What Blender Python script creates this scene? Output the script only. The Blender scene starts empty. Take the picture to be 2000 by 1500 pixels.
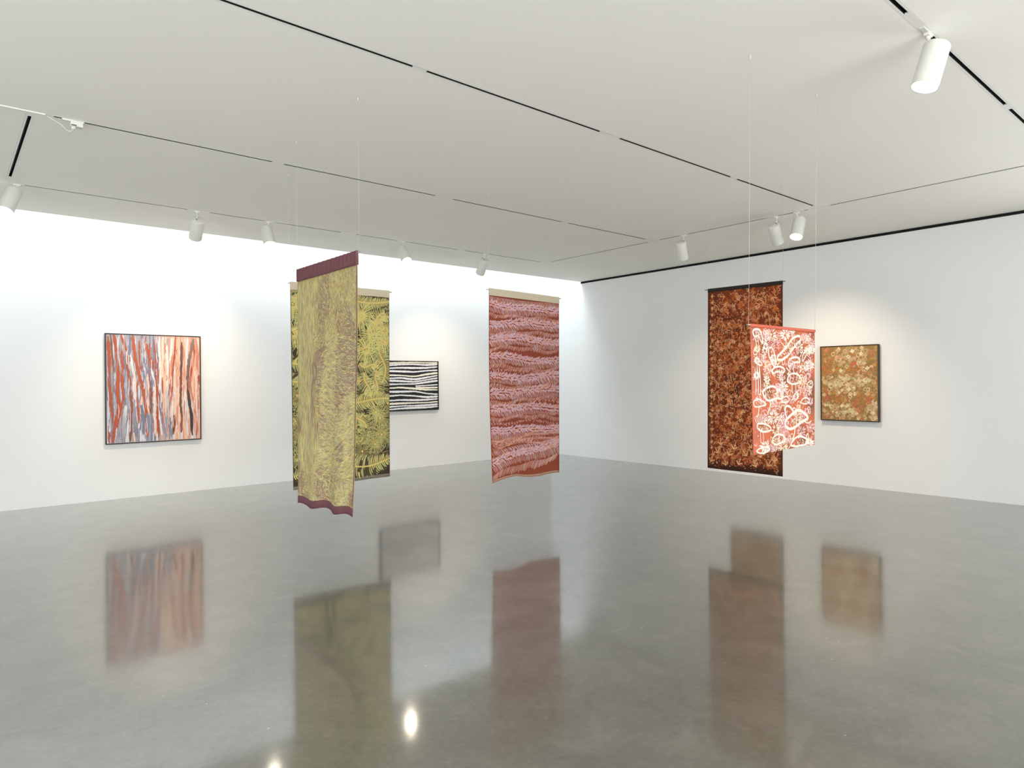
import bpy, math, random
import numpy as np
from mathutils import Matrix, Vector

scene = bpy.context.scene
COL = scene.collection

# ------------------------------------------------------------------ camera
F_PX, Y0, YAW, ROLL, EYE = 1307.435, 743.83, 0.865071, -0.0083238, 1.6
sa, ca = math.sin(YAW), math.cos(YAW)
cam_d = bpy.data.cameras.new('camera')
cam_d.sensor_width = 36.0
cam_d.lens = F_PX / 2000 * 36
cam_d.shift_y = -(750 - Y0) / 2000
cam_d.clip_start = 0.05
cam_d.clip_end = 200
cam = bpy.data.objects.new('camera', cam_d)
COL.objects.link(cam)
right, up, fwd = Vector((sa, -ca, 0)), Vector((0, 0, 1)), Vector((ca, sa, 0))
rot = Matrix((right, up, -fwd)).transposed() @ Matrix.Rotation(ROLL, 3, 'Z')
cam.matrix_world = Matrix.Translation((0, 0, EYE)) @ rot.to_4x4()
scene.camera = cam

# ------------------------------------------------------------------ world, daylight, exposure
vs = scene.view_settings
vs.view_transform = 'Standard'
vs.look = 'None'
vs.gamma = 1.0
vs.use_curve_mapping = False
vs.exposure = 0.36
world = bpy.data.worlds.new('overcast_sky')
scene.world = world
world.use_nodes = True
bg = world.node_tree.nodes['Background']
bg.inputs['Color'].default_value = (0.80, 0.89, 1.0, 1)
bg.inputs['Strength'].default_value = 1.0


def area(name, loc, rot_e, sx, sy, power, col):
    d = bpy.data.lights.new(name, 'AREA')
    d.shape = 'RECTANGLE'
    d.size, d.size_y = sx, sy
    d.energy = power
    d.color = col
    o = bpy.data.objects.new(name, d)
    o.location = loc
    o.rotation_euler = rot_e
    COL.objects.link(o)
    return o


H = 3.66            # ceiling
XR, YL = 10.211, 10.663   # right wall, left wall
SOF = 9.738         # edge of the ceiling beside the skylight slot
XB, YB = -5.0, -5.5  # walls behind the camera
SKY_Z = 5.4
# daylight through the long skylight over the left wall
area('skylight_daylight', ((XB + XR) / 2, (SOF + YL) / 2 + .02, SKY_Z - .06), (0, 0, 0), XR - XB - .1, YL - SOF - .1, 345, (0.82, 0.92, 1.0))
# added fill light, set in made-up windows of the wall behind the camera
area('added_window_fill', (0.2, YB + .03, 1.75), (math.radians(90), 0, 0), 7.6, 3.1, 570, (0.97, 0.985, 1.0))
# another added fill light, in made-up windows behind the camera to the left
area('added_window_fill', (XB + .03, 0.6, 1.75), (math.radians(90), 0, math.radians(-90)), 9.6, 3.1, 290, (0.97, 0.985, 1.0))

# third added fill light, in a made-up window beyond the picture's right edge
area('added_window_fill', (XR - .03, -1.85, 1.75), (math.radians(90), 0, math.radians(90)), 4.6, 3.1, 200, (0.97, 0.985, 1.0))

# ------------------------------------------------------------------ helpers
def lin(c):
    out = []
    for v in c[:3]:
        v = v / 255.0
        out.append(v / 12.92 if v <= 0.04045 else ((v + 0.055) / 1.055) ** 2.4)
    return tuple(out)


def mat(name, rgb=None, rough=0.6, metallic=0.0, spec=0.5, noise=0.0, nscale=20.0, bump=0.0, bscale=200.0, attr=None,
        emit=None, estr=0.0, weave=0.0):
    m = bpy.data.materials.new(name)
    m.use_nodes = True
    nt = m.node_tree
    b = nt.nodes['Principled BSDF']
    b.inputs['Roughness'].default_value = rough
    b.inputs['Metallic'].default_value = metallic
    b.inputs['Specular IOR Level'].default_value = spec
    tc = nt.nodes.new('ShaderNodeTexCoord')
    base = None
    if attr:
        a = nt.nodes.new('ShaderNodeAttribute')
        a.attribute_name = attr
        base = a.outputs['Color']
    else:
        r = nt.nodes.new('ShaderNodeRGB')
        r.outputs[0].default_value = (*lin(rgb), 1)
        base = r.outputs[0]
    n = nt.nodes.new('ShaderNodeTexNoise')
    n.inputs['Scale'].default_value = nscale
    n.inputs['Detail'].default_value = 6
    nt.links.new(tc.outputs['Object'], n.inputs['Vector'])
    mr = nt.nodes.new('ShaderNodeMapRange')
    mr.inputs['From Min'].default_value = 0.25
    mr.inputs['From Max'].default_value = 0.75
    mr.inputs['To Min'].default_value = 1 - noise
    mr.inputs['To Max'].default_value = 1 + noise * 0.6
    nt.links.new(n.outputs['Fac'], mr.inputs['Value'])
    mx = nt.nodes.new('ShaderNodeVectorMath')
    mx.operation = 'SCALE'
    nt.links.new(base, mx.inputs[0])
    nt.links.new(mr.outputs['Result'], mx.inputs['Scale'])
    nt.links.new(mx.outputs[0], b.inputs['Base Color'])
    if bump:
        n2 = nt.nodes.new('ShaderNodeTexNoise')
        n2.inputs['Scale'].default_value = bscale
        n2.inputs['Detail'].default_value = 4
        nt.links.new(tc.outputs['Object'], n2.inputs['Vector'])
        bp = nt.nodes.new('ShaderNodeBump')
        bp.inputs['Strength'].default_value = bump
        bp.inputs['Distance'].default_value = 0.002
        nt.links.new(n2.outputs['Fac'], bp.inputs['Height'])
        nt.links.new(bp.outputs['Normal'], b.inputs['Normal'])
    if emit:
        b.inputs['Emission Color'].default_value = (*emit, 1)
        b.inputs['Emission Strength'].default_value = estr
    return m


class MB:
    """collects verts / faces (and per-vertex colours)"""
    def __init__(self):
        self.v, self.f, self.c = [], [], []

    def add(self, verts, faces, col=(1, 1, 1)):
        o = len(self.v)
        self.v += [tuple(p) for p in verts]
        self.f += [tuple(i + o for i in q) for q in faces]
        if len(verts) and isinstance(col[0], (tuple, list)):
            self.c += list(col)
        else:
            self.c += [tuple(col)] * len(verts)
        return self

    def box(self, x0, x1, y0, y1, z0, z1):
        vs_ = [(x, y, z) for z in (z0, z1) for y in (y0, y1) for x in (x0, x1)]
        fs = [(0, 2, 3, 1), (4, 5, 7, 6), (0, 1, 5, 4), (2, 6, 7, 3), (0, 4, 6, 2), (1, 3, 7, 5)]
        return self.add(vs_, fs)

    def tube(self, pts, r, n=8, cap=True):
        pts = [Vector(p) for p in pts]
        rings = []
        for i, p in enumerate(pts):
            t = (pts[min(i + 1, len(pts) - 1)] - pts[max(i - 1, 0)]).normalized()
            a = t.orthogonal().normalized() if i == 0 else (prev - t * prev.dot(t)).normalized()
            prev = a
            b = t.cross(a)
            rr = r[i] if isinstance(r, (list, tuple)) else r
            rings.append([p + (a * math.cos(2 * math.pi * k / n) + b * math.sin(2 * math.pi * k / n)) * rr for k in range(n)])
        vs_ = [q for ring in rings for q in ring]
        fs = []
        for i in range(len(pts) - 1):
            for k in range(n):
                fs.append((i * n + k, i * n + (k + 1) % n, (i + 1) * n + (k + 1) % n, (i + 1) * n + k))
        if cap:
            fs.append(tuple(range(n))[::-1])
            fs.append(tuple((len(pts) - 1) * n + k for k in range(n)))
        return self.add(vs_, fs)

    def lathe(self, prof, axis_o, axis_d, n=32):
        """prof: list of (distance along axis, radius)"""
        d = Vector(axis_d).normalized()
        a = d.orthogonal().normalized()
        b = d.cross(a)
        o = Vector(axis_o)
        vs_, fs = [], []
        for (t, r) in prof:
            for k in range(n):
                an = 2 * math.pi * k / n
                vs_.append(o + d * t + (a * math.cos(an) + b * math.sin(an)) * r)
        for i in range(len(prof) - 1):
            for k in range(n):
                fs.append((i * n + k, i * n + (k + 1) % n, (i + 1) * n + (k + 1) % n, (i + 1) * n + k))
        return self.add(vs_, fs)

    def build(self, name, material, parent=None, origin=(0, 0, 0), smooth=False, colors=False):
        me = bpy.data.meshes.new(name)
        o_ = Vector(origin)
        vv = np.array(self.v, dtype=np.float64) - np.array(o_)
        me.from_pydata(vv.tolist(), [], self.f)
        if colors:
            at = me.color_attributes.new('Col', 'FLOAT_COLOR', 'POINT')
            cc = np.ones((len(self.v), 4), dtype=np.float32)
            cc[:, :3] = np.array(self.c, dtype=np.float32)
            at.data.foreach_set('color', cc.ravel())
        me.update()
        if smooth:
            me.polygons.foreach_set('use_smooth', [True] * len(me.polygons))
        me.materials.append(material)
        ob = bpy.data.objects.new(name, me)
        COL.objects.link(ob)
        if parent is not None:
            ob.parent = parent
        else:
            ob.location = o_
        return ob


def bevel(o, w=0.002, seg=2):
    m = o.modifiers.new('bevel', 'BEVEL')
    m.width, m.segments, m.limit_method = w, seg, 'ANGLE'
    return o


def thing(name, loc, label, cat, group=None):
    o = bpy.data.objects.new(name, None)
    o.empty_display_size = 0.1
    o.location = loc
    COL.objects.link(o)
    o['label'] = label
    o['category'] = cat
    if group:
        o['group'] = group
    return o


def structure(o, label=None):
    o['kind'] = 'structure'
    if label:
        o['label'] = label
    return o


# ------------------------------------------------------------------ materials of the room
M = {}
M['wall'] = mat('wall_paint', (222, 222, 220), 0.62, spec=0.25, noise=0.012, nscale=1.5, bump=0.05, bscale=350)
M['ceiling'] = mat('ceiling_paint', (248, 246, 239), 0.8, spec=0.2, noise=0.012, nscale=1.2)
M['trim'] = mat('white_trim', (236, 235, 230), 0.45, spec=0.4, noise=0.01)
M['black'] = mat('black_channel', (20, 20, 19), 0.55, spec=0.3, noise=0.3, nscale=8)
M['slot'] = mat('dark_track_channel', (30, 30, 27), 0.6, spec=0.3, noise=0.2, nscale=15)
M['frame_metal'] = mat('fill_window_grey', (70, 72, 74), 0.4, metallic=0.6, noise=0.05)


def glass_mat():
    m = bpy.data.materials.new('pane_glass')
    m.use_nodes = True
    nt = m.node_tree
    nt.nodes.clear()
    out = nt.nodes.new('ShaderNodeOutputMaterial')
    tr = nt.nodes.new('ShaderNodeBsdfTransparent')
    gl = nt.nodes.new('ShaderNodeBsdfGlossy')
    gl.inputs['Roughness'].default_value = 0.02
    fr = nt.nodes.new('ShaderNodeFresnel')
    fr.inputs['IOR'].default_value = 1.45
    mx = nt.nodes.new('ShaderNodeMixShader')
    nt.links.new(fr.outputs[0], mx.inputs[0])
    nt.links.new(tr.outputs[0], mx.inputs[1])
    nt.links.new(gl.outputs[0], mx.inputs[2])
    nt.links.new(mx.outputs[0], out.inputs['Surface'])
    return m


M['glass'] = glass_mat()


def floor_mat():
    m = bpy.data.materials.new('polished_concrete')
    m.use_nodes = True
    nt = m.node_tree
    L = nt.links.new
    b = nt.nodes['Principled BSDF']
    tc = nt.nodes.new('ShaderNodeTexCoord')

    def noise(scale, detail=6, rough=0.6, dist=0.0, vec=None):
        n = nt.nodes.new('ShaderNodeTexNoise')
        n.inputs['Scale'].default_value = scale
        n.inputs['Detail'].default_value = detail
        n.inputs['Roughness'].default_value = rough
        n.inputs['Distortion'].default_value = dist
        L(vec or tc.outputs['Object'], n.inputs['Vector'])
        return n.outputs['Fac']

    def ramp(fac, stops):
        r = nt.nodes.new('ShaderNodeValToRGB')
        e = r.color_ramp.elements
        while len(e) < len(stops):
            e.new(0.5)
        for i, (p, c) in enumerate(stops):
            e[i].position = p
            e[i].color = (*lin(c), 1)
        L(fac, r.inputs['Fac'])
        return r.outputs['Color']

    def mix(a, c, fac, mode='MIX'):
        n = nt.nodes.new('ShaderNodeMix')
        n.data_type = 'RGBA'
        n.blend_type = mode
        if isinstance(fac, float):
            n.inputs[0].default_value = fac
        else:
            L(fac, n.inputs[0])
        L(a, n.inputs[6])
        L(c, n.inputs[7])
        return n.outputs[2]
    big = ramp(noise(0.55, 5, 0.55, 0.4), [(0.30, (88, 88, 77)), (0.5, (100, 99, 87)), (0.72, (112, 109, 98))])
    mid = ramp(noise(3.2, 8, 0.65, 0.8), [(0.3, (76, 77, 66)), (0.52, (104, 102, 92)), (0.75, (132, 128, 118))])
    fine = ramp(noise(26, 8, 0.7), [(0.3, (76, 76, 69)), (0.55, (104, 102, 95)), (0.8, (146, 142, 133))])
    c = mix(big, mid, 0.5)
    c = mix(c, fine, 0.28)
    # pale aggregate specks and thin scratches
    vo = nt.nodes.new('ShaderNodeTexVoronoi')
    vo.inputs['Scale'].default_value = 14
    vo.inputs['Randomness'].default_value = 1
    L(tc.outputs['Object'], vo.inputs['Vector'])
    sp = nt.nodes.new('ShaderNodeMath')
    sp.operation = 'LESS_THAN'
    sp.inputs[1].default_value = 0.055
    L(vo.outputs['Distance'], sp.inputs[0])
    sel = nt.nodes.new('ShaderNodeMath')
    sel.operation = 'GREATER_THAN'
    sel.inputs[1].default_value = 0.86
    sx = nt.nodes.new('ShaderNodeSeparateColor')
    L(vo.outputs['Color'], sx.inputs[0])
    L(sx.outputs[0], sel.inputs[0])
    mm = nt.nodes.new('ShaderNodeMath')
    mm.operation = 'MULTIPLY'
    L(sp.outputs[0], mm.inputs[0])
    L(sel.outputs[0], mm.inputs[1])
    mm2 = nt.nodes.new('ShaderNodeMath')
    mm2.operation = 'MULTIPLY'
    mm2.inputs[1].default_value = 0.6
    L(mm.outputs[0], mm2.inputs[0])
    pale = nt.nodes.new('ShaderNodeRGB')
    pale.outputs[0].default_value = (*lin((196, 190, 178)), 1)
    c = mix(c, pale.outputs[0], mm2.outputs[0])
    L(c, b.inputs['Base Color'])
    rr = nt.nodes.new('ShaderNodeMapRange')
    rr.inputs['From Min'].default_value = 0.3
    rr.inputs['From Max'].default_value = 0.7
    rr.inputs['To Min'].default_value = 0.065
    rr.inputs['To Max'].default_value = 0.115
    L(noise(2.2, 7, 0.65, 0.6), rr.inputs['Value'])
    # polished sealer over the ground concrete
    L(rr.outputs['Result'], b.inputs['Coat Roughness'])
    b.inputs['Coat Weight'].default_value = 1.0
    b.inputs['Coat IOR'].default_value = 1.62
    b.inputs['Roughness'].default_value = 0.32
    b.inputs['IOR'].default_value = 1.45
    b.inputs['Specular IOR Level'].default_value = 0.32
    return m


M['floor'] = floor_mat()

# ------------------------------------------------------------------ the room
T = 0.2
structure(MB().box(XB - T, XR + T, YB - T, YL + T, -0.2, 0).build('floor', M['floor']), 'polished grey concrete floor reflecting the artworks')
structure(MB().box(XB - T, XR + T, YL, YL + T, 0, SKY_Z + .2).build('wall_left', M['wall']), 'white left wall washed by daylight from the slot above')
GAP = 3.622
mb = MB()
RW0, RW1 = -4.2, 0.5                                        # unseen window added for fill, beyond the picture's right edge
mb.box(XR, XR + T, RW1, YL, 0, GAP)                         # face below the black shadow gap
mb.box(XR, XR + T, YB - T, RW0, 0, GAP)
mb.box(XR, XR + T, RW0, RW1, 0, .15)
mb.box(XR, XR + T, RW0, RW1, 3.35, GAP)
mb.box(XR + .07, XR + T, YB - T, SOF, GAP, H + .3)
mb.box(XR, XR + T, SOF, YL, GAP, SKY_Z + .2)                # inside the skylight well
structure(mb.build('wall_right', M['wall']), 'white right wall under a black shadow gap')
structure(MB().box(XR + .062, XR + .069, YB, SOF - .003, GAP + .001, H + .05).box(XR, XR + .062, YB, SOF - .003, GAP - .001, GAP + .0015)
          .box(XR + .001, XR + .062, YB, SOF - .003, H + .01, H + .03).box(XR - .001, XR + .062, SOF - .02, SOF - .002, GAP, H + .005)
          .build('trim_1', M['black']), 'black shadow gap between right wall and ceiling')
gp = bpy.data.objects['trim_1']
for y in (1.1, 2.55, 4.2, 5.35, 6.35, 7.1, 7.95, 9.1):      # clips inside the gap
    MB().box(XR + .02, XR + .05, y, y + .07, GAP + .0015, GAP + .012).build('clip', M['slot'], gp)
# walls behind the camera, with unseen tall windows added for the fill light
WZ0, WZ1 = 0.15, 3.35


def glazed_wall(wall_name, win_name, axis, c, lo, hi, w0, w1):
    """wall on plane c (thickness outwards) with one wide added five-light window between w0 and w1"""
    def b(m, s0, s1, o0, o1, z0, z1):
        return m.box(c + o0, c + o1, s0, s1, z0, z1) if axis == 'x' else m.box(s0, s1, c + o0, c + o1, z0, z1)
    m = MB()
    b(m, lo, w0, -T, 0, 0, H + .2)
    b(m, w1, hi, -T, 0, 0, H + .2)
    b(m, w0, w1, -T, 0, 0, WZ0)
    b(m, w0, w1, -T, 0, WZ1, H + .2)
    structure(m.build(wall_name, M['wall']))
    f = MB()
    for i in range(6):
        x = w0 + (w1 - w0) * i / 5
        b(f, max(w0, x - .03), min(w1, x + .03), -.13, -.05, WZ0, WZ1)
    b(f, w0, w1, -.13, -.05, WZ0, WZ0 + .06)
    b(f, w0, w1, -.13, -.05, WZ1 - .06, WZ1)
    win = structure(f.build(win_name, M['frame_metal']))
    for i in range(5):
        g = MB()
        b(g, w0 + (w1 - w0) * i / 5 + .03, w0 + (w1 - w0) * (i + 1) / 5 - .03, -.095, -.085, WZ0 + .06, WZ1 - .06)
        g.build('pane', M['glass'], win)


fr = MB()  # frame of the unseen right-wall window, added to hold its fill light
for i in range(4):
    y = RW0 + (RW1 - RW0) * i / 3
    fr.box(XR + .05, XR + .13, max(RW0, y - .03), min(RW1, y + .03), .15, 3.35)
fr.box(XR + .05, XR + .13, RW0, RW1, .15, .21).box(XR + .05, XR + .13, RW0, RW1, 3.29, 3.35)
fr = structure(fr.build('fill_window_4', M['frame_metal']))
for i in range(3):
    MB().box(XR + .085, XR + .095, RW0 + (RW1 - RW0) * i / 3 + .03, RW0 + (RW1 - RW0) * (i + 1) / 3 - .03, .21, 3.29).build('pane', M['glass'], fr)
glazed_wall('wall_back', 'fill_window_1', 'y', YB, XB, XR, -3.7, 4.1)
glazed_wall('wall_back_left', 'fill_window_3', 'x', XB, YB - T, YL, -4.3, 5.5)
# skylight well above the slot
structure(MB().box(XB, XR, SOF - .15, SOF, H + .12, SKY_Z + .2).build('wall_well', M['wall']), 'inner face of the skylight well')
sk = MB()
n = 9
for i in range(n + 1):
    x = XB + (XR - XB) * i / n
    sk.box(max(XB, x - .025), min(XR, x + .025), SOF, YL, SKY_Z, SKY_Z + .08)
sk = structure(sk.build('window_2', M['trim']))
for i in range(n):
    MB().box(XB + (XR - XB) * i / n + .025, XB + (XR - XB) * (i + 1) / n - .025, SOF, YL, SKY_Z + .03, SKY_Z + .045).build('pane', M['glass'], sk)

# ---- lighting tracks: recessed channels, so the ceiling is built around them
TW = 0.026           # half width of the trimmed track
DW = 0.0115          # half width of the dark opening
RX, RXL = 8.068, 0.527
RY = (1.424, 3.738, 6.186, 8.507)
# (axis, fixed coordinate, from, to, open dark runs)
runs = [
    ('x', RY[0], -3.0, 8.068, [(-2.9, 2.36), (2.47, 4.173), (4.566, 6.154), (6.273, 7.93)]),
    ('x', RY[1], -3.0, 8.068, [(-2.9, 2.361), (2.463, 4.173), (4.414, 6.146), (6.258, 7.942)]),
    ('x', RY[2], -3.0, 8.068, [(0.668, 0.72), (0.868, 2.361), (2.469, 4.178), (4.422, 6.154), (6.263, 7.868)]),
    ('x', RY[3], -3.0, 8.068, [(0.646, 2.234), (2.477, 3.14), (3.277, 4.191), (4.42, 5.068), (5.209, 6.164), (6.285, 6.66), (6.775, 7.935)]),
    ('y', RX, RY[0], RY[3], [(1.56, 3.60), (3.872, 3.925), (4.05, 4.257), (4.398, 5.601), (5.737, 6.087), (6.30, 8.40)]),
    ('y', RXL, RY[2], RY[3], [(6.29, 8.27)]),
]
ext = []
for ax, c, a, b_, _ in runs:
    ext.append((a, b_ + TW, c - TW, c + TW) if ax == 'x' else (c - TW, c + TW, a - TW, b_ + TW))
xs = sorted({XB, XR} | {e[0] for e in ext} | {e[1] for e in ext})
ys = sorted({YB, SOF} | {e[2] for e in ext} | {e[3] for e in ext})


def in_track(x, y):
    return any(e[0] < x < e[1] and e[2] < y < e[3] for e in ext)


ce = MB()
for i in range(len(xs) - 1):
    j = 0
    while j < len(ys) - 1:
        if in_track((xs[i] + xs[i + 1]) / 2, (ys[j] + ys[j + 1]) / 2):
            j += 1
            continue
        k = j
        while k + 1 < len(ys) - 1 and not in_track((xs[i] + xs[i + 1]) / 2, (ys[k + 1] + ys[k + 2]) / 2):
            k += 1
        x0, x1 = xs[i], xs[i + 1]
        ce.box(x0, x1, ys[j], ys[k + 1], H, H + .12)
        j = k + 1
ceil = structure(ce.build('ceiling', M['ceiling']), 'white ceiling with recessed lighting tracks')
ROOF_Z = H + .12
structure(MB().box(XB, XR + T, YB, SOF, ROOF_Z, ROOF_Z + .03).build('trim_2', M['ceiling']))

track_labels = [
    'white-trimmed lighting track slot at upper right, nearest the camera, holding one lamp',
    'longest lighting track slot crossing the ceiling diagonally from the top edge, with no lamps',
    'lighting track slot in mid ceiling with a small white feed box at left',
    'lighting track slot nearest the bright left wall, carrying four white lamps',
    'cross lighting track slot running beside the right wall, carrying three white lamps',
    'short dark cross track slot at far left, ending at the leftmost lamp',
]
for (ax, c, a, b_, opens), lab in zip(runs, track_labels):
    mid = (a + b_) / 2
    loc = (mid, c, H) if ax == 'x' else (c, mid, H)
    tr = thing('lighting_track', loc, lab, 'track', 'recessed lighting tracks in the ceiling')

    def bx(m, s0, s1, w0, w1, z0, z1):
        if ax == 'x':
            m.box(s0, s1, c + w0, c + w1, z0, z1)
        else:
            m.box(c + w0, c + w1, s0, s1, z0, z1)
        return m
    lo, hi = (a, b_ + TW) if ax == 'x' else (a + TW, b_ - TW)
    if ax == 'x':
        hi = b_ - TW if c in RY[1:3] else b_ + TW
    lo, hi = lo + .0006, hi - .0006
    zb, zt = H - .0008, H + .05
    ch = MB()
    bx(ch, lo, hi, -TW + .001, TW - .001, zt - .004, zt)
    bx(ch, lo, hi, -TW + .001, -DW, H - .0002, zt - .004)
    bx(ch, lo, hi, DW, TW - .001, H - .0002, zt - .004)
    ch.build('channel', M['slot'], tr, loc)
    for s in (-1, 1):
        m = MB()
        # trim strip, broken where a crossing track meets it
        w0, w1 = sorted((s * DW, s * (TW - .0006)))
        bx(m, lo, hi, w0, w1, zb, H - .0002)
        m.build('trim_strip', M['trim'], tr, loc)
    # covers over the closed stretches
    edges = [lo] + [v for o in opens for v in o] + [hi]
    for q in range(0, len(edges), 2):
        if edges[q + 1] - edges[q] > 0.01:
            m = MB()
            bx(m, edges[q], edges[q + 1], -DW + .0004, DW - .0004, zb + .0004, H + .01)
            m.build('joint_cover', M['trim'], tr, loc)

# ------------------------------------------------------------------ spotlights
M['lamp'] = mat('lamp_white_enamel', (212, 211, 203), 0.42, spec=0.4, noise=0.02)
M['lens'] = mat('lamp_lens', (255, 250, 240), 0.3, emit=(1.0, 0.90, 0.74), estr=26.0)
M['screw'] = mat('dark_screw', (50, 48, 44), 0.5, noise=0.1)
M['cable'] = mat('white_cable', (222, 221, 215), 0.5, noise=0.02)


def ray(x, y):
    qx, qy = x - 1000, y - Y0
    c, s = math.cos(ROLL), math.sin(ROLL)
    X = qx * c + qy * s
    Yd = -qx * s + qy * c
    return right * (X / F_PX) + fwd - up * (Yd / F_PX)


EYE_P = Vector((0, 0, EYE))
L_HEAD, R_HEAD = 0.265, 0.074
# track axis, coordinate along, across, head top px, head bottom px, towards camera?, adapter from-to, label, power
lamps = [
    ('x', 0.600, RY[3], (28.3, 371.5), (9.7, 411.5), True, (.535, .66), 'leftmost white track lamp, cut by the left edge of the picture, lit rim showing', 60),
    ('x', 2.330, RY[3], (386.8, 429.5), (381.4, 465), False, (2.236, 2.37), 'white track lamp second from left, hanging upright with its back cap showing', 150),
    ('x', 3.185, RY[3], (519.6, 446.2), (527.2, 478.5), True, (3.142, 3.275), 'white lit track lamp left of the purple top of the front yellow hanging', 25),
    ('x', 5.170, RY[3], (784.3, 486.6), (794.6, 510.5), True, (5.07, 5.207), 'small lit track lamp right of the purple topped hanging', 25),
    ('x', 6.680, RY[3], (947, 507.5), (937.4, 534), False, (6.662, 6.773), 'unlit-looking track lamp leaning left above the red and pink hanging', 125),
    ('y', 5.670, RX, (1329.6, 472.5), (1334.4, 505.5), False, (5.603, 5.735), 'leftmost track lamp near the right wall, above the brown hanging, turned to the wall', 80),
    ('y', 4.270, RX, (1510, 439.5), (1519.6, 474), False, (4.259, 4.396), 'track lamp showing its back beside the lit one above the right wall', 150),
    ('y', 4.010, RX, (1561.6, 428), (1554.8, 463), True, (3.927, 4.048), 'brightly lit track lamp near the right wall, facing the room', 25),
    ('x', 4.510, RY[0], (1830.8, 87.5), (1805.7, 170), True, (4.40, 4.564), 'largest lit white track lamp, at upper right of the picture', 6),
]
for ax, s, c, ptop, pbot, near, (ad0, ad1), label, power in lamps:
    base = Vector((s, c, H)) if ax == 'x' else Vector((c, s, H))
    rt, rb = ray(*ptop), ray(*pbot)
    depth = (base - EYE_P).dot(fwd)
    top = EYE_P + rt * depth
    w = EYE_P - top
    A_, B_, C_ = rb.dot(rb), 2 * rb.dot(w), w.dot(w) - L_HEAD ** 2
    disc = max(0.0, B_ * B_ - 4 * A_ * C_)
    t_ = (-B_ - math.sqrt(disc)) / (2 * A_) if near else (-B_ + math.sqrt(disc)) / (2 * A_)
    bot = EYE_P + rb * t_
    d = (bot - top).normalized()
    root = thing('track_lamp', base, label, 'lamp', 'white cylinder lamps on the ceiling tracks')
    o = tuple(base)
    # adapter in the track
    m = MB()
    if ax == 'x':
        m.box(ad0, ad1, c - .0135, c + .0135, H - .005, H - .001)
        m.box(s - .03, s + .03, c - .014, c + .014, H - .020, H - .005)
    else:
        m.box(c - .0135, c + .0135, ad0, ad1, H - .005, H - .001)
        m.box(c - .014, c + .014, s - .03, s + .03, H - .020, H - .005)
    m.build('adapter', M['lamp'], root, o)
    # pivot point: on the rim side of the cap
    side = (Vector((base.x, base.y, top.z)) - top)
    side = side - d * side.dot(d)
    if side.length > R_HEAD * 0.8:
        side = side.normalized() * R_HEAD * 0.8
    piv = top + side
    st = MB()
    st.tube([base + Vector((0, 0, -.018)), base + Vector((0, 0, -.036))], [.017, .012], 14)
    st.tube([base + Vector((0, 0, -.036)), (base + Vector((0, 0, -.036))).lerp(piv, .45), piv + d * .004], .0075, 10)
    st.build('stem', M['lamp'], root, o, smooth=True)
    m = MB()
    m.lathe([(-.001, 0.0005), (-.001, R_HEAD - .012), (.003, R_HEAD - .003), (.010, R_HEAD), (L_HEAD, R_HEAD),
             (L_HEAD, R_HEAD - .004), (L_HEAD - .012, R_HEAD - .0045)], top, d, 40)
    hd = m.build('lamp_head', M['lamp'], root, o, smooth=True)
    es = hd.modifiers.new('edge_split', 'EDGE_SPLIT')
    es.split_angle = math.radians(50)
    m = MB()
    m.lathe([(L_HEAD - .010, R_HEAD - .0046), (L_HEAD - .005, R_HEAD * .55), (L_HEAD - .004, .0005)], top, d, 32)
    m.build('lens', M['lens'], root, o, smooth=True)
    out = (fwd * -1 - d * (-fwd.dot(d))).normalized()
    m = MB()
    sp = piv - d * .001
    m.lathe([(0, .0005), (0, .006), (.008, .006)], sp - d * .008 + out * .004, d, 10)
    m.build('pivot_screw', M['screw'], root, o)
    ld = bpy.data.lights.new('lamp_beam', 'SPOT')
    ld.energy = power
    ld.color = (1.0, 0.83, 0.64)
    ld.spot_size = math.radians(78)
    ld.spot_blend = 1.0
    ld.shadow_soft_size = 0.03
    lo_ = bpy.data.objects.new('lamp_beam', ld)
    COL.objects.link(lo_)
    lo_.parent = root
    lo_.location = top + d * (L_HEAD + .012) - base
    lo_.rotation_euler = (-d).to_track_quat('Z', 'Y').to_euler()

# power feed box on the middle track, with its loose thin cable
b0 = Vector((0.80, RY[2], H))
root = thing('power_feed', b0, 'small white track feed box with a thin loose cable, at left of the ceiling', 'feed box')
bevel(MB().box(.722, .866, RY[2] - .018, RY[2] + .018, H - .014, H - .001).build('adapter', M['lamp'], root, tuple(b0)), .002)
bevel(MB().box(.775, .858, RY[2] - .028, RY[2] + .028, H - .05, H - .014).build('housing', M['lamp'], root, tuple(b0)), .004)
MB().box(.778, .812, RY[2] - .031, RY[2] - .0275, H - .047, H - .040).build('socket', M['screw'], root, tuple(b0))
MB().lathe([(0, .0005), (0, .016), (.022, .014), (.022, .0005)], (.795, RY[2] - .012, H - .05), (0, 0, -1), 16).build('plug', M['lamp'], root, tuple(b0), smooth=True)
pts = []
for i in range(15):
    t = i / 14
    pts.append((.795 - .175 * t, RY[2] - .012 + .012 * t, H - .072 - .03 * math.sin(math.pi * min(1, t * 2.2)) * (1 - t) + .068 * max(0, (t - .15) / .85) ** 1.2))
MB().tube(pts, .0022, 6).build('cable', M['cable'], root, tuple(b0), smooth=True)
# white rigid cover strip fixed on the track left of the feed box
cv = MB().box(-2.6, .615, RY[2] - .024, RY[2] + .012, H - .009, H - .0011).build('track_cover', M['trim'])
cv['label'] = 'long white cover strip under the ceiling track at the left edge'
cv['category'] = 'cover strip'
bevel(cv, .003)

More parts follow.
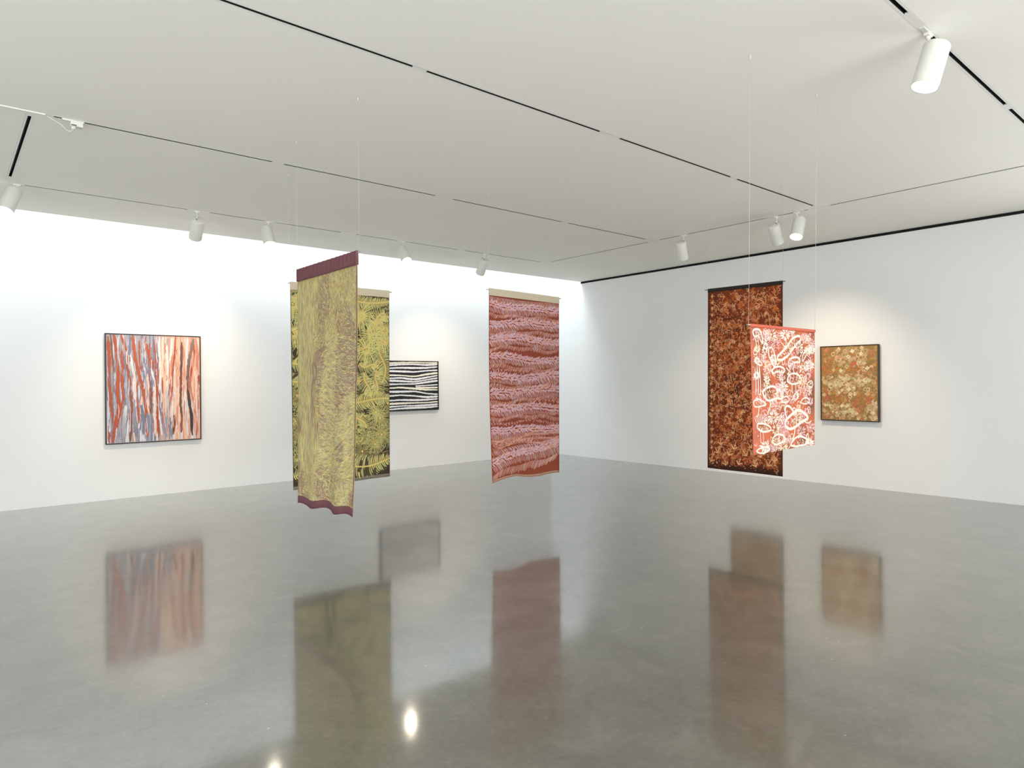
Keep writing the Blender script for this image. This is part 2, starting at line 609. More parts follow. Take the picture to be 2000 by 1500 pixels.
# ------------------------------------------------------------------ stroke engine (print and paint laid on a surface)
class Sheet:
    """a hanging cloth or stretched canvas: surface from four corners, strokes laid on its front"""
    def __init__(self, TL, TR, BL, BR, facing, wave=None, hem=None, layer=0.0006):
        self.TL, self.TR, self.BL, self.BR = map(lambda p: np.array(p, float), (TL, TR, BL, BR))
        nrm = np.cross(self.TR - self.TL, self.BL - self.TL)
        nrm /= np.linalg.norm(nrm)
        if nrm @ np.array(facing, float) < 0:
            nrm = -nrm
        self.n = nrm
        self.wave = wave or (lambda u, v: 0 * u)
        self.hem = hem or (lambda u, v: 0 * u)
        self.W = (np.linalg.norm(self.TR - self.TL) + np.linalg.norm(self.BR - self.BL)) / 2
        self.Ht = (np.linalg.norm(self.BL - self.TL) + np.linalg.norm(self.BR - self.TR)) / 2
        self.mb = MB()
        self.k = 0
        self.layer = layer
        self.kmod, self.kstep = 401, 2e-6

    def P(self, u, v, off=0.0):
        u = np.asarray(u, float)
        v = np.asarray(v, float)
        u1, v1 = u[..., None], v[..., None]
        p = (1 - v1) * ((1 - u1) * self.TL + u1 * self.TR) + v1 * ((1 - u1) * self.BL + u1 * self.BR)
        p = p + np.asarray(self.wave(u, v) + off)[..., None] * self.n
        p = p + np.asarray(self.hem(u, v))[..., None] * np.array([0, 0, 1.0])
        return p

    def shell(self, v0, v1, nu, nv, th, cf, cb=None, mb=None, u0=0.0, u1=1.0, off=0.0):
        """closed sheet; cf front colour, or a function of (u, v)"""
        mb = mb or self.mb
        cb = cb or cf
        us = np.linspace(u0, u1, nu + 1)
        vv = np.linspace(v0, v1, nv + 1)
        U, V = np.meshgrid(us, vv)
        A = self.P(U, V, off).reshape(-1, 3)
        B = self.P(U, V, off - th).reshape(-1, 3)
        N = (nu + 1) * (nv + 1)
        f = []
        w = nu + 1
        up_ = np.cross(self.P(1., 0.) - self.P(0., 0.), self.P(0., 1.) - self.P(0., 0.)) @ self.n > 0
        for j in range(nv):
            for i in range(nu):
                q = (j * w + i, j * w + i + 1, (j + 1) * w + i + 1, (j + 1) * w + i)
                q2 = tuple(N + t for t in q)
                f.append(q if up_ else q[::-1])
                f.append(q2[::-1] if up_ else q2)
        ring = [i for i in range(w)] + [j * w + nu for j in range(1, nv + 1)] + [nv * w + i for i in range(nu - 1, -1, -1)] + [j * w for j in range(nv - 1, 0, -1)]
        for a_, b__ in zip(ring, ring[1:] + ring[:1]):
            q = (a_, N + a_, N + b__, b__)
            f.append(q if up_ else q[::-1])
        cols = []
        if callable(cf):
            cols += [cf(a_, b__) for a_, b__ in zip(U.ravel(), V.ravel())]
        else:
            cols += [cf] * N
        cols += [cb if not callable(cb) else (.2, .2, .2)] * N
        mb.add(A.tolist() + B.tolist(), f, cols)

    def stroke(self, pts, w, col, col2=None, taper=0.55, lay=0):
        """pts in metres (s across from left, t down from top)"""
        p = np.array(pts, float)
        if len(p) < 2:
            return
        d = np.gradient(p, axis=0)
        d /= (np.linalg.norm(d, axis=1)[:, None] + 1e-9)
        nn = np.stack([-d[:, 1], d[:, 0]], 1)
        m = len(p)
        ww = np.full(m, w, float) if np.isscalar(w) else np.array(w, float)
        if taper is not None:
            ww = ww.copy()
            ww[0] *= taper
            ww[-1] *= taper
        a = p + nn * ww[:, None] / 2
        b = p - nn * ww[:, None] / 2
        # rounded ends
        e0 = p[0] - d[0] * ww[0] * .35
        e1 = p[-1] + d[-1] * ww[-1] * .35
        q = np.concatenate([a, b, [e0, e1]])
        q[:, 0] = np.clip(q[:, 0] / self.W, 0.004, 0.996)
        q[:, 1] = np.clip(q[:, 1] / self.Ht, 0.002, 0.997)
        self.k += 1
        off = self.layer + lay * 0.001 + (self.k % self.kmod) * self.kstep
        P = self.P(q[:, 0], q[:, 1], off)
        fs = []
        for i in range(m - 1):
            fs.append((i, i + 1, m + i + 1, m + i))
        fs.append((2 * m, 0, m))
        fs.append((2 * m + 1, 2 * m - 1, m - 1))
        if col2 is None:
            cc = [col] * (2 * m + 2)
        else:
            t = np.linspace(0, 1, m)
            g = [tuple(np.array(col) * (1 - x) + np.array(col2) * x) for x in t]
            cc = g + g + [col, col2]
        self.mb.add(P.tolist(), fs, cc)

    def dot(self, s, t, r, col, lay=0, n=7, sq=1.0, rnd=None):
        a0 = (rnd.random() if rnd else 0) * 6.28
        q = np.array([(s, t)] + [(s + r * math.cos(a0 + 2 * math.pi * k / n) * (1 + (rnd.uniform(-.2, .2) if rnd else 0)), t + sq * r * math.sin(a0 + 2 * math.pi * k / n)) for k in range(n)])
        q[:, 0] = np.clip(q[:, 0] / self.W, 0.004, 0.996)
        q[:, 1] = np.clip(q[:, 1] / self.Ht, 0.002, 0.997)
        self.k += 1
        P = self.P(q[:, 0], q[:, 1], self.layer + lay * 0.001 + (self.k % self.kmod) * self.kstep)
        self.mb.add(P.tolist(), [(0, 1 + k, 1 + (k + 1) % n) for k in range(n)], [col] * (n + 1))


def arc(x, y, ang, length, bend, n=5):
    """polyline starting at x, y; heading ang, turning by bend over its length"""
    pts = [(x, y)]
    for i in range(n):
        a = ang + bend * (i + .5) / n
        x += math.cos(a) * length / n
        y += math.sin(a) * length / n
        pts.append((x, y))
    return pts


def mixc(a, b, t):
    return tuple(x * (1 - t) + y * t for x, y in zip(a, b))


def jit(c, r, amt=0.1):
    k = 1 + r.uniform(-amt, amt)
    return tuple(max(0, min(1, v * k * (1 + r.uniform(-amt, amt) * .4))) for v in c)


def C(*c):
    return tuple(.86 * v for v in lin(c))


cloth_m = mat('printed_cotton', attr='Col', rough=0.85, spec=0.15, noise=0.06, nscale=120, bump=0.15, bscale=700)
paint_m = mat('acrylic_paint', attr='Col', rough=0.5, spec=0.3, noise=0.10, nscale=45, bump=0.25, bscale=160)
M['rod'] = mat('rod_steel', (150, 150, 148), 0.35, metallic=0.8, noise=0.05)
M['rod_dark'] = mat('rod_dark_steel', (70, 70, 70), 0.4, metallic=0.7, noise=0.05)
M['wire'] = mat('pale_grey_wire', (188, 186, 178), 0.5, noise=0.02)
M['hook'] = mat('ceiling_hook', (205, 204, 196), 0.4, noise=0.05)


def hanger(root, o, rodL, rodR, hookL, hookR, rod_m, r=0.008, wl=None, wr=None, wire_r=0.0007):
    MB().tube([rodL, rodR], r, 10).build('rod', rod_m, root, o, smooth=True)
    for wp, hk in ((wl or rodL, hookL), (wr or rodR, hookR)):
        wp = Vector(wp)
        hk = Vector(hk)
        MB().tube([wp + Vector((0, 0, -r * .2)), wp.lerp(hk, .5), hk + Vector((0, 0, -.016))], wire_r, 6).build('wire', M['wire'], root, o, smooth=True)
        m = MB()
        m.lathe([(0, .0005), (0, .0065), (.003, .006), (.006, .003), (.016, .0026), (.018, .0005)], hk, (0, 0, -1), 12)
        m.build('ceiling_hook', M['hook'], root, o, smooth=True)


# ================================================================== hanging 1 : back yellow fern-like fans (parallel to the left wall)
def back_yellow():
    r = random.Random(11)
    def wv(u, v):
        return .010 * np.sin(6.5 * u + 1.0) * v + .006 * np.sin(14 * u) * v * v
    sh = Sheet((2.632, 6.46, 2.60), (3.745, 6.46, 2.60), (2.643, 6.46, .535), (3.725, 6.46, .567), (0, -1, 0), wv)
    W, Ht = sh.W, sh.Ht
    o = (3.19, 6.46, .55)
    root = thing('textile_hanging', o, 'yellow green fan-patterned hanging with beige top band, behind the blurred yellow one', 'textile', 'printed cloths hung from the ceiling')
    vb = .0375
    dark = C(66, 54, 44)
    sh.shell(vb, .988, 44, 90, .0018, dark, C(120, 110, 75))
    gold, yel, grn, olive = C(216, 182, 110), C(206, 198, 120), C(172, 176, 126), C(118, 110, 70)

    lv = [0]

    def barb(x, y, ang, ln, bend, w, dk=0.0):
        c0 = jit(gold if r.random() < .35 else yel, r, .08)
        c1 = jit(grn if r.random() < .45 else yel, r, .1)
        c0, c1 = mixc(c0, dark, dk), mixc(c1, dark, dk * .8)
        sh.stroke(arc(x, y, ang, ln, bend, 5), [w * k for k in (.85, 1.0, 1.05, 1.0, .85, .4)], c0, c1, 1.0, lay=lv[0])

    def feather(pts, ln, side_bend=.7, lean=0.0, sp=.0135, w=.0084, dk=0.0):
        p = np.array(pts)
        seg = np.linalg.norm(np.diff(p, axis=0), axis=1)
        cum = np.concatenate([[0], np.cumsum(seg)])
        cnt = max(4, int(cum[-1] / sp))
        lv[0] = 2
        sh.stroke(pts, ln * 1.5, mixc(dark, olive, .2), lay=1)
        sh.stroke(pts, .016, mixc(gold, yel, .4), lay=2.9)
        for i in range(cnt):
            dd = cum[-1] * (i + .5) / cnt
            x = np.interp(dd, cum, p[:, 0])
            y = np.interp(dd, cum, p[:, 1])
            x2 = np.interp(min(dd + .02, cum[-1]), cum, p[:, 0]) - np.interp(max(dd - .02, 0), cum, p[:, 0])
            y2 = np.interp(min(dd + .02, cum[-1]), cum, p[:, 1]) - np.interp(max(dd - .02, 0), cum, p[:, 1])
            tg = math.atan2(y2, x2)
            fr = math.sin(math.pi * (i + .5) / cnt) ** .35
            for s in (-1, 1):
                a = tg + s * (math.pi / 2 - lean) + r.uniform(-.08, .08)
                barb(x, y, a, ln * fr * r.uniform(.85, 1.1), -s * side_bend * r.uniform(.7, 1.2), w, dk)

    def burst(x, y, rad, cnt_=26, a0=0, a1=2 * math.pi, dk=0.0):
        sh.dot(x, y, .014, jit(gold, r), lv[0] + .9)
        cnt = int(cnt_ * 1.45)
        sh.dot(x, y, rad * .6, mixc(dark, olive, .35), max(lv[0] - 1, -.4), 14)
        for i in range(cnt):
            a = a0 + (a1 - a0) * i / cnt + r.uniform(-.05, .05)
            st = r.uniform(.012, .03)
            barb(x + st * math.cos(a), y + st * math.sin(a), a, rad * r.uniform(.75, 1.1), r.uniform(.3, .8) * (1 if math.cos(a) > 0 else -1), .0078, dk)

    def wav(x0, y0, x1, y1, amp, ph=0, n=14, k=2.0):
        out = []
        dx, dy = x1 - x0, y1 - y0
        l = math.hypot(dx, dy)
        for i in range(n + 1):
            t = i / n
            q = amp * math.sin(k * math.pi * t + ph)
            out.append((x0 + dx * t - dy / l * q, y0 + dy * t + dx / l * q))
        return out
    # dabs over the darker lower fields (layered between the fans)
    for (x0, x1, y0, y1, cnt) in ((.60, .86, 1.34, 1.66, 420), (0, .26, 1.02, 1.84, 560), (.3, .6, 1.2, 1.7, 300)):
        for _ in range(cnt):
            x, y = r.uniform(x0, x1), r.uniform(y0, y1)
            sh.stroke(arc(x, y, r.uniform(0, 6.28), r.uniform(.012, .03), r.uniform(-1, 1), 2), r.uniform(.007, .011), lay=1, col= jit(mixc(yel, dark, r.uniform(.0, .5)), r, .15))
    # loose background of fans under the named ones
    for iy in range(11):
        for ix in range(6):
            x, y = (ix + .5 * (iy % 2)) * .2 + r.uniform(-.05, .05), .12 + iy * .165 + r.uniform(-.05, .05)
            burst(x, y, r.uniform(.10, .14), 18, 0, 6.28, .45 if y < 1.2 else .62)
    for y in (.3, .62, .95):
        feather(wav(.1, y, .75, y + .05, .03), .13)
    feather(wav(.30, 1.15, .34, 1.75, .03), .12, dk=.2)
    # whole-width rows and the right-hand strip
    feather(wav(0, .14, W, .135, .018, .6, k=3), .085)
    burst(.76, .30, .17, 30)
    feather(wav(.83, .47, 1.04, .24, .02), .10)
    feather(wav(.88, .36, 1.10, .30, .03), .08)
    burst(.90, .52, .15, 26)
    burst(1.04, .44, .14, 20)
    burst(.82, .66, .15, 26)
    burst(1.03, .56, .13, 22)
    feather(wav(.74, .80, .96, .86, .03), .09)
    feather(wav(1.0, .56, 1.02, 1.02, .035, .4), .115, sp=.015)
    feather(wav(.80, .90, .86, 1.16, .02), .10)
    feather(wav(.95, .88, .93, 1.14, .02), .09)
    feather(wav(.55, 1.22, W, 1.19, .010), .10, .9)
    feather(wav(.66, 1.30, .82, 1.50, .02), .07)
    burst(.98, 1.40, .15, 24, dk=.35)
    burst(.93, 1.33, .10, 16, dk=.2)
    burst(1.0, 1.58, .15, 26, dk=.35)
    burst(.92, 1.68, .10, 18, dk=.3)
    # left-hand strip
    burst(.02, .22, .18, 30)
    burst(.16, .33, .12, 22)
    burst(.03, .50, .15, 26)
    burst(.17, .62, .12, 20)
    feather(wav(0, .80, .34, .72, .03), .12)
    feather(wav(0, .98, .34, .92, .02), .11)
    burst(.05, 1.12, .12, 20, dk=.5)
    burst(.20, 1.30, .12, 20, dk=.55)
    burst(.06, 1.50, .12, 22, dk=.5)
    burst(.16, 1.68, .12, 20, dk=.45)
    # the big feather along the lower edge
    feather(wav(0, 1.88, W, 1.86, .045, 2.2, k=2.4), .135, .55, sp=.0185, w=.0105)
    sh.mb.build('cloth', cloth_m, root, o, smooth=True, colors=True)
    # plain beige sleeve for the rod
    band = MB()
    sh.shell(0.0, vb, 30, 4, .013, C(176, 166, 144), mb=band, off=.0065)
    band.build('header_band', mat('beige_header_cotton', (188, 177, 154), 0.9, spec=0.1, noise=.05, nscale=60), root, o)['label'] = 'plain beige top band'
    hm = MB()
    sh.shell(.983, 1.0, 44, 2, .004, C(110, 104, 90), mb=hm, off=.0015)
    hm.build('hem', mat('grey_hem', (112, 106, 92), 0.9, spec=.1, noise=.05), root, o, smooth=True)
    hanger(root, o, (2.612, 6.462, 2.585), (3.775, 6.462, 2.585), (2.624, 6.466, H), (3.764, 6.462, H), M['rod'], .0042,
           wl=(2.624, 6.462, 2.585), wr=(3.762, 6.462, 2.585))


# ================================================================== hanging 2 : front yellow, seen at a slant, lower edge swung by the air
def front_yellow():
    r = random.Random(5)
    def wv(u, v):
        s = np.clip((v - .3) / .7, 0, 1)
        return (.012 * np.sin(17 * u + 2.0) * s ** 1.2 + .014 * np.sin(9 * u) * s
                + .0035 * np.sin(95 * u + 2 * np.sin(7 * u)) * np.clip(1 - v / .06, 0, 1))
    def hm_(u, v):
        return np.where(v > .8, (v - .8) / .2 * (.012 * np.sin(15 * u + .6)), 0)
    sh = Sheet((2.316, 5.526, 2.563), (2.316, 4.445, 2.560), (2.316, 5.531, .568), (2.316, 4.515, .600), (-1, 0, 0), wv, hm_)
    # the free right edge has blown in towards the centre lower down
    P0 = sh.P

    def P1(u, v, off=0.0):
        p = P0(u, v, off)
        u_, v_ = np.asarray(u, float), np.asarray(v, float)
        p[..., 1] += (.030 * u_ * np.clip((v_ - .75) / .25, 0, 1) ** 2 - .012 * u_ * np.sin(np.clip(v_ / .75, 0, 1) * math.pi))
        return p
    sh.P = P1
    W, Ht = sh.W, sh.Ht
    o = (2.316, 5.0, .58)
    root = thing('textile_hanging', o, 'nearest yellow hanging with purple gathered top, seen at a slant', 'textile', 'printed cloths hung from the ceiling')
    vb = .052
    mauve, tan, yel, green, pale = C(158, 134, 118), C(190, 172, 132), C(218, 204, 128), C(188, 184, 130), C(208, 194, 152)
    from mathutils import noise as NZ

    def base(u, v):
        n = NZ.noise((u * 5, v * 6, 1.3)) * .5 + .5
        c = mixc(mauve, C(196, 178, 108), min(1, max(0, n * .9 + .30 * (1 - u))))
        return c
    sh.shell(vb, .975, 60, 110, .0018, base, C(150, 130, 90))
    # left third: long fine vertical streaks; middle: curved combs; foot: level dabs
    for _ in range(12500):
        s, t = r.uniform(0.01, W - .01), r.uniform(vb * Ht, Ht * .972)
        u, v = s / W, t / Ht
        n = NZ.noise((u * 4.2, v * 7.0, 4.7))
        col = jit(r.choice((yel, yel, green, pale, tan, mauve)), r, .12)
        if n < -.16 and r.random() < .55:
            col = jit(r.choice((mauve, mauve, C(136, 108, 92), C(166, 142, 118))), r, .12)
        if u < .34 + .12 * NZ.noise((v * 5, 0, 0)) and v < .85:
            ang, ln, bd, w = math.pi / 2 + r.uniform(-.12, .12), r.uniform(.04, .12), 0, r.uniform(.003, .006)
        elif v < .30:
            ang, ln, bd, w = math.pi / 2 + .5 * n * 3 + r.uniform(-.7, .7), r.uniform(.015, .04), r.uniform(-.8, .8), r.uniform(.003, .006)
        elif v < .86:
            ang, ln, bd, w = .35 * math.sin(9 * v + 5 * u) + r.uniform(-.35, .35) - .1, r.uniform(.03, .08), r.uniform(-.9, .9), r.uniform(.003, .006)
        else:
            ang, ln, bd, w = r.choice((.1, math.pi / 2)) + r.uniform(-.3, .3), r.uniform(.03, .07), r.uniform(-.5, .5), r.uniform(.004, .008)
        sh.stroke(arc(s, t, ang, ln, bd, 3), w, col)
    # darker selvedge on the right
    sh.stroke([(W * .992, Ht * (vb + (.97 - vb) * k / 40)) for k in range(41)], .014, C(118, 80, 72), lay=1)
    sh.mb.build('cloth', cloth_m, root, o, smooth=True, colors=True)
    pm = mat('purple_cotton', (108, 70, 75), 0.85, spec=.15, noise=.14, nscale=26, bump=.3, bscale=120)
    band = MB()
    sh.shell(0, vb, 140, 8, .020, C(96, 56, 60), mb=band, off=.010)
    band.build('header_band', pm, root, o, smooth=True)['label'] = 'gathered purple rod sleeve along the top'
    hb = MB()
    sh.shell(.968, 1.0, 60, 3, .004, C(96, 56, 60), mb=hb, off=.0015)
    hb.build('hem', pm, root, o, smooth=True)['label'] = 'purple band along the lower edge'
    hanger(root, o, (2.318, 5.545, 2.548), (2.318, 4.412, 2.548), (2.319, 5.538, H), (2.314, 4.416, H), M['rod'], .0042,
           wl=(2.318, 5.538, 2.548), wr=(2.318, 4.420, 2.548))


# ================================================================== hanging 3 : rust red with pink feather rows
def red_pink():
    r = random.Random(23)
    def wv(u, v):
        return .012 * np.sin(8 * u + .8) * v * v + .004 * np.sin(3 * u) * v
    def hm_(u, v):
        return np.where(v > .9, (v - .9) / .1 * (.045 * np.clip(1 - np.abs(u - .35) / .35, 0, 1) * (1 - .3 * u) + .012 * np.sin(9 * u)), 0)
    sh = Sheet((4.582, 5.752, 2.622), (5.655, 5.752, 2.600), (4.600, 5.752, .474), (5.627, 5.752, .493), (0, -1, 0), wv, hm_)
    P0 = sh.P

    def P1(u, v, off=0.0):
        p = P0(u, v, off)
        p[..., 0] -= .018 * np.sin(np.asarray(v, float) * math.pi) * (1 - np.asarray(u, float))
        return p
    sh.P = P1
    W, Ht = sh.W, sh.Ht
    o = (5.12, 5.752, .48)
    root = thing('textile_hanging', o, 'rust red hanging with rows of pink feather strokes, in the middle of the room', 'textile', 'printed cloths hung from the ceiling')
    vb = .037
    rust = C(140, 70, 50)
    sh.shell(vb, .990, 44, 90, .0018, rust, C(150, 80, 60))
    lil, pink, sal, cream = C(208, 172, 180), C(212, 160, 162), C(214, 154, 132), C(220, 196, 186)
    rows_t = [.160, .355, .55, .755, .95, 1.13, 1.325, 1.555, 1.69, 1.835]

    def mid(k, s):
        return .020 * math.sin(3.1 * s + k * 1.7) + .010 * math.sin(8 * s + k)
    for k in range(10):
        last = k == 9
        tc = rows_t[k]
        slope = 0
        if k == 8:
            slope = -.05
        if last:
            slope = -.12
        yy = lambda s: tc + mid(k, s) + slope * (s - W / 2)
        if k != 8:
            # plaited feather row
            for row, (dy, ang) in enumerate(((-.017, -.50), (.015, .52), (-.002, -.15))):
                s = .006
                while s < W - .008:
                    y = yy(s) + dy + r.uniform(-.008, .008)
                    a = ang + r.uniform(-.25, .25) + .25 * math.sin(6 * s + k)
                    ln = r.uniform(.030, .048)
                    sgn = -1 if row == 0 else 1
                    sh.stroke(arc(s, y, a if row != 2 else a, ln, sgn * .5, 4), [.005, .012, .0145, .012, .005], jit(r.choice((lil, lil, lil, pink, sal)), r, .07), taper=.8)
                    s += r.uniform(.012, .017)
        else:
            for row in range(3):
                s = .02
                while s < W - .03:
                    y = tc + mid(k, s) - .05 + row * .04
                    sh.stroke(arc(s, y, .9 * math.sin(7 * s + row) + .3, r.uniform(.05, .09), -.9, 4), .0055, jit(sal, r, .12))
                    s += .022
        # short filling dashes in the wider gaps
        if k in (1, 3, 5, 6, 7, 8):
            s = .01
            while s < W - .01:
                y = yy(s) + (.155 if k == 6 else .135) + .010 * math.sin(9 * s + 2 * k) + r.uniform(-.010, .010)
                if y < Ht - .03 and (k != 8 or s > W * .45):
                    sh.stroke(arc(s, y, math.radians(r.choice((50, 125))) + r.uniform(-.3, .3), r.uniform(.025, .04), .3, 2), .0075, jit(r.choice((sal, sal, pink, lil)), r, .1))
                s += r.uniform(.015, .022)
        # open strokes leaning right under it
        dy = .040
        s = .012
        while s < W - .012:
            y = yy(s) + dy + r.uniform(-.005, .005)
            ln = r.uniform(.048, .066) * (1 + .2 * math.sin(5 * s + k)) * (1.6 if last else 1)
            sh.stroke(arc(s - .012, y, math.radians(56) + .25 * math.sin(4 * s + 2 * k), ln, .25, 3), .0075, jit(r.choice((lil, cream, sal, pink)), r, .08))
            s += r.uniform(.017, .022)
        # thin strokes leaning left, with an arched edge
        dy = .138 if last else .096
        s = .012
        while s < W - .012:
            y = yy(s) + dy + .012 * math.sin(14 * s + k) + r.uniform(-.005, .005)
            ln = r.uniform(.040, .056) * (2.1 if last else 1)
            sh.stroke(arc(s + .012, y, math.radians(128) + .2 * math.sin(5 * s + k), ln, -.3, 3), .0068, jit(r.choice((sal, sal, pink, cream)), r, .1))
            s += r.uniform(.016, .021)
        s = .02
        while s < W - .02:
            y = yy(s) + dy + .005 + .012 * math.sin(14 * s + k)
            sh.stroke(arc(s, y, r.uniform(-.3, .3), .022, .5, 2), .005, jit(sal, r, .1))
            s += r.uniform(.024, .04)
    # slanting strokes right under the band
    for row, (t, lean) in enumerate(((.085, 60), (.115, 125))):
        s = .01
        while s < W - .01:
            sh.stroke(arc(s, t + .012 * math.sin(4 * s), math.radians(lean), .036, .2, 2), .0075, jit(r.choice((sal, lil, cream)), r, .08))
            s += .021
    sh.mb.build('cloth', cloth_m, root, o, smooth=True, colors=True)
    band = MB()
    sh.shell(0, vb, 30, 4, .013, C(180, 170, 148), mb=band, off=.0065)
    band.build('header_band', mat('beige_sleeve_cotton', (188, 177, 154), 0.9, spec=.1, noise=.05, nscale=60), root, o)['label'] = 'plain beige top band'
    hm = MB()
    sh.shell(.986, 1.0, 44, 2, .004, C(196, 160, 132), mb=hm, off=.0015)
    hm.build('hem', mat('pale_hem', (158, 120, 98), .9, spec=.1, noise=.05), root, o, smooth=True)
    hanger(root, o, (4.545, 5.754, 2.603), (5.69, 5.754, 2.584), (4.573, 5.751, H), (5.678, 5.753, H), M['rod'], .0042,
           wl=(4.566, 5.754, 2.603), wr=(5.674, 5.754, 2.584))


# ================================================================== hanging 4 : brown with tracks and squiggles
def brown_tracks():
    r = random.Random(31)
    X = 6.75
    def wv(u, v):
        return .008 * np.sin(7 * u) * v
    sh = Sheet((X, 4.415, 2.643), (X, 3.512, 2.633), (X, 4.440, .574), (X, 3.527, .566), (-1, 0, 0), wv)
    W, Ht = sh.W, sh.Ht
    o = (X, 3.97, .57)
    root = thing('textile_hanging', o, 'dark brown hanging covered in orange track marks, behind the red and white one', 'textile', 'printed cloths hung from the ceiling')
    from mathutils import noise as NZ
    rustb, dk = C(122, 56, 30), C(60, 35, 24)

    def base(u, v):
        e = min(u, 1 - u) / .07
        n = NZ.noise((u * 3, v * 6, 2.2))
        k = min(1, max(0, .40 - n * .7)) * .75
        if e < 1:
            k = max(k, .75 * (1 - e))
        if v > .93:
            k = max(k, (v - .93) / .05)
        return mixc(rustb, dk, min(1, k))
    sh.shell(.018, 1.0, 50, 100, .0018, base, C(70, 40, 28))
    org, tan, red, pale = C(208, 118, 64), C(226, 168, 116), C(176, 82, 42), C(236, 204, 166)

    def pick(v):
        c = r.choice((org, org, red, tan, tan, red))
        return jit(mixc(c, dk, r.uniform(0, .25)), r, .15)
    for _ in range(1350):                                # squiggles
        s, t = r.uniform(.03, W - .04), r.uniform(.06, Ht * .965)
        a = r.uniform(0, 6.28)
        pts = [(s, t)]
        bend = r.choice((-1, 1)) * r.uniform(5, 14)
        x, y = s, t
        fl = r.randint(3, 7)
        for i in range(fl * 2):
            a += bend * .12 * (1 if (i // 3) % 2 == 0 else -1)
            x += math.cos(a) * .012
            y += math.sin(a) * .012
            if not (.015 < x < W - .015):
                break
            pts.append((x, y))
        sh.stroke(pts, r.uniform(.0045, .0068), pick(t / Ht))
    for _ in range(1500):
        sh.dot(r.uniform(.03, W - .03), r.uniform(.05, Ht * .985), r.uniform(.003, .0062), jit(r.choice((org, pale, tan, red)), r, .15), n=5, rnd=r)

    def track(s, t, a, ln, col, w=.010):
        """three-toed mark pointing along a"""
        tip = (s + math.cos(a) * ln / 2, t + math.sin(a) * ln / 2)
        tail = (s - math.cos(a) * ln / 2, t - math.sin(a) * ln / 2)
        sh.stroke([tail, ((tail[0] + tip[0]) / 2, (tail[1] + tip[1]) / 2), tip], w * .8, col, lay=1)
        for d in (2.45, -2.45):
            sh.stroke(arc(tip[0], tip[1], a + d, ln * .62, .12 * (1 if d < 0 else -1), 3), w, col, lay=1)
    for i in range(26):                                   # column of marks down the left edge
        track(.06 + r.uniform(-.012, .015), .09 + i * .072, math.pi + r.uniform(-.25, .35) if i < 17 else r.uniform(1.2, 1.9), r.uniform(.042, .06), jit(tan, r, .1))
    for i in range(20):
        track(W - .1 + r.uniform(-.04, .04), .1 + i * .095, -math.pi / 2 + r.uniform(-.5, .5) if i % 3 else math.pi / 2, r.uniform(.055, .085), jit(tan if i % 2 else org, r, .1), .011)
    for i in range(15):                                   # bigger ones along the foot
        track(.06 + i * .058, Ht - .10 - .10 * (i % 3) + r.uniform(-.03, .02), math.pi / 2 + r.uniform(-.7, .6) * (1 if i < 8 else 1.2), r.uniform(.07, .095), jit(tan, r, .1), .013)
    for _ in range(150):
        track(r.uniform(.12, W - .1), r.uniform(.1, Ht - .2), r.uniform(0, 6.28), r.uniform(.04, .075), jit(r.choice((org, tan, org, red)), r, .12), .0085)
    for _ in range(24):
        s, t = r.uniform(.12, W - .1), r.uniform(.3, Ht - .2)
        for k in range(3):
            sh.stroke(arc(s + k * .018, t, math.pi / 2 + r.uniform(-.3, .3), .07, 0, 2), .006, jit(tan, r, .1), lay=1)
    sh.mb.build('cloth', cloth_m, root, o, smooth=True, colors=True)
    band = MB()
    sh.shell(0, .020, 30, 4, .012, C(42, 36, 32), mb=band, off=.005)
    band.build('header_band', mat('black_sleeve_cotton', (46, 40, 36), .9, spec=.1, noise=.1, nscale=50), root, o)['label'] = 'narrow black rod sleeve'
    hanger(root, o, (X, 4.455, 2.632), (X, 3.482, 2.622), (X, 4.425, H), (X, 3.505, H), M['rod_dark'], .0045, wl=(X, 4.425, 2.632), wr=(X, 3.505, 2.622))


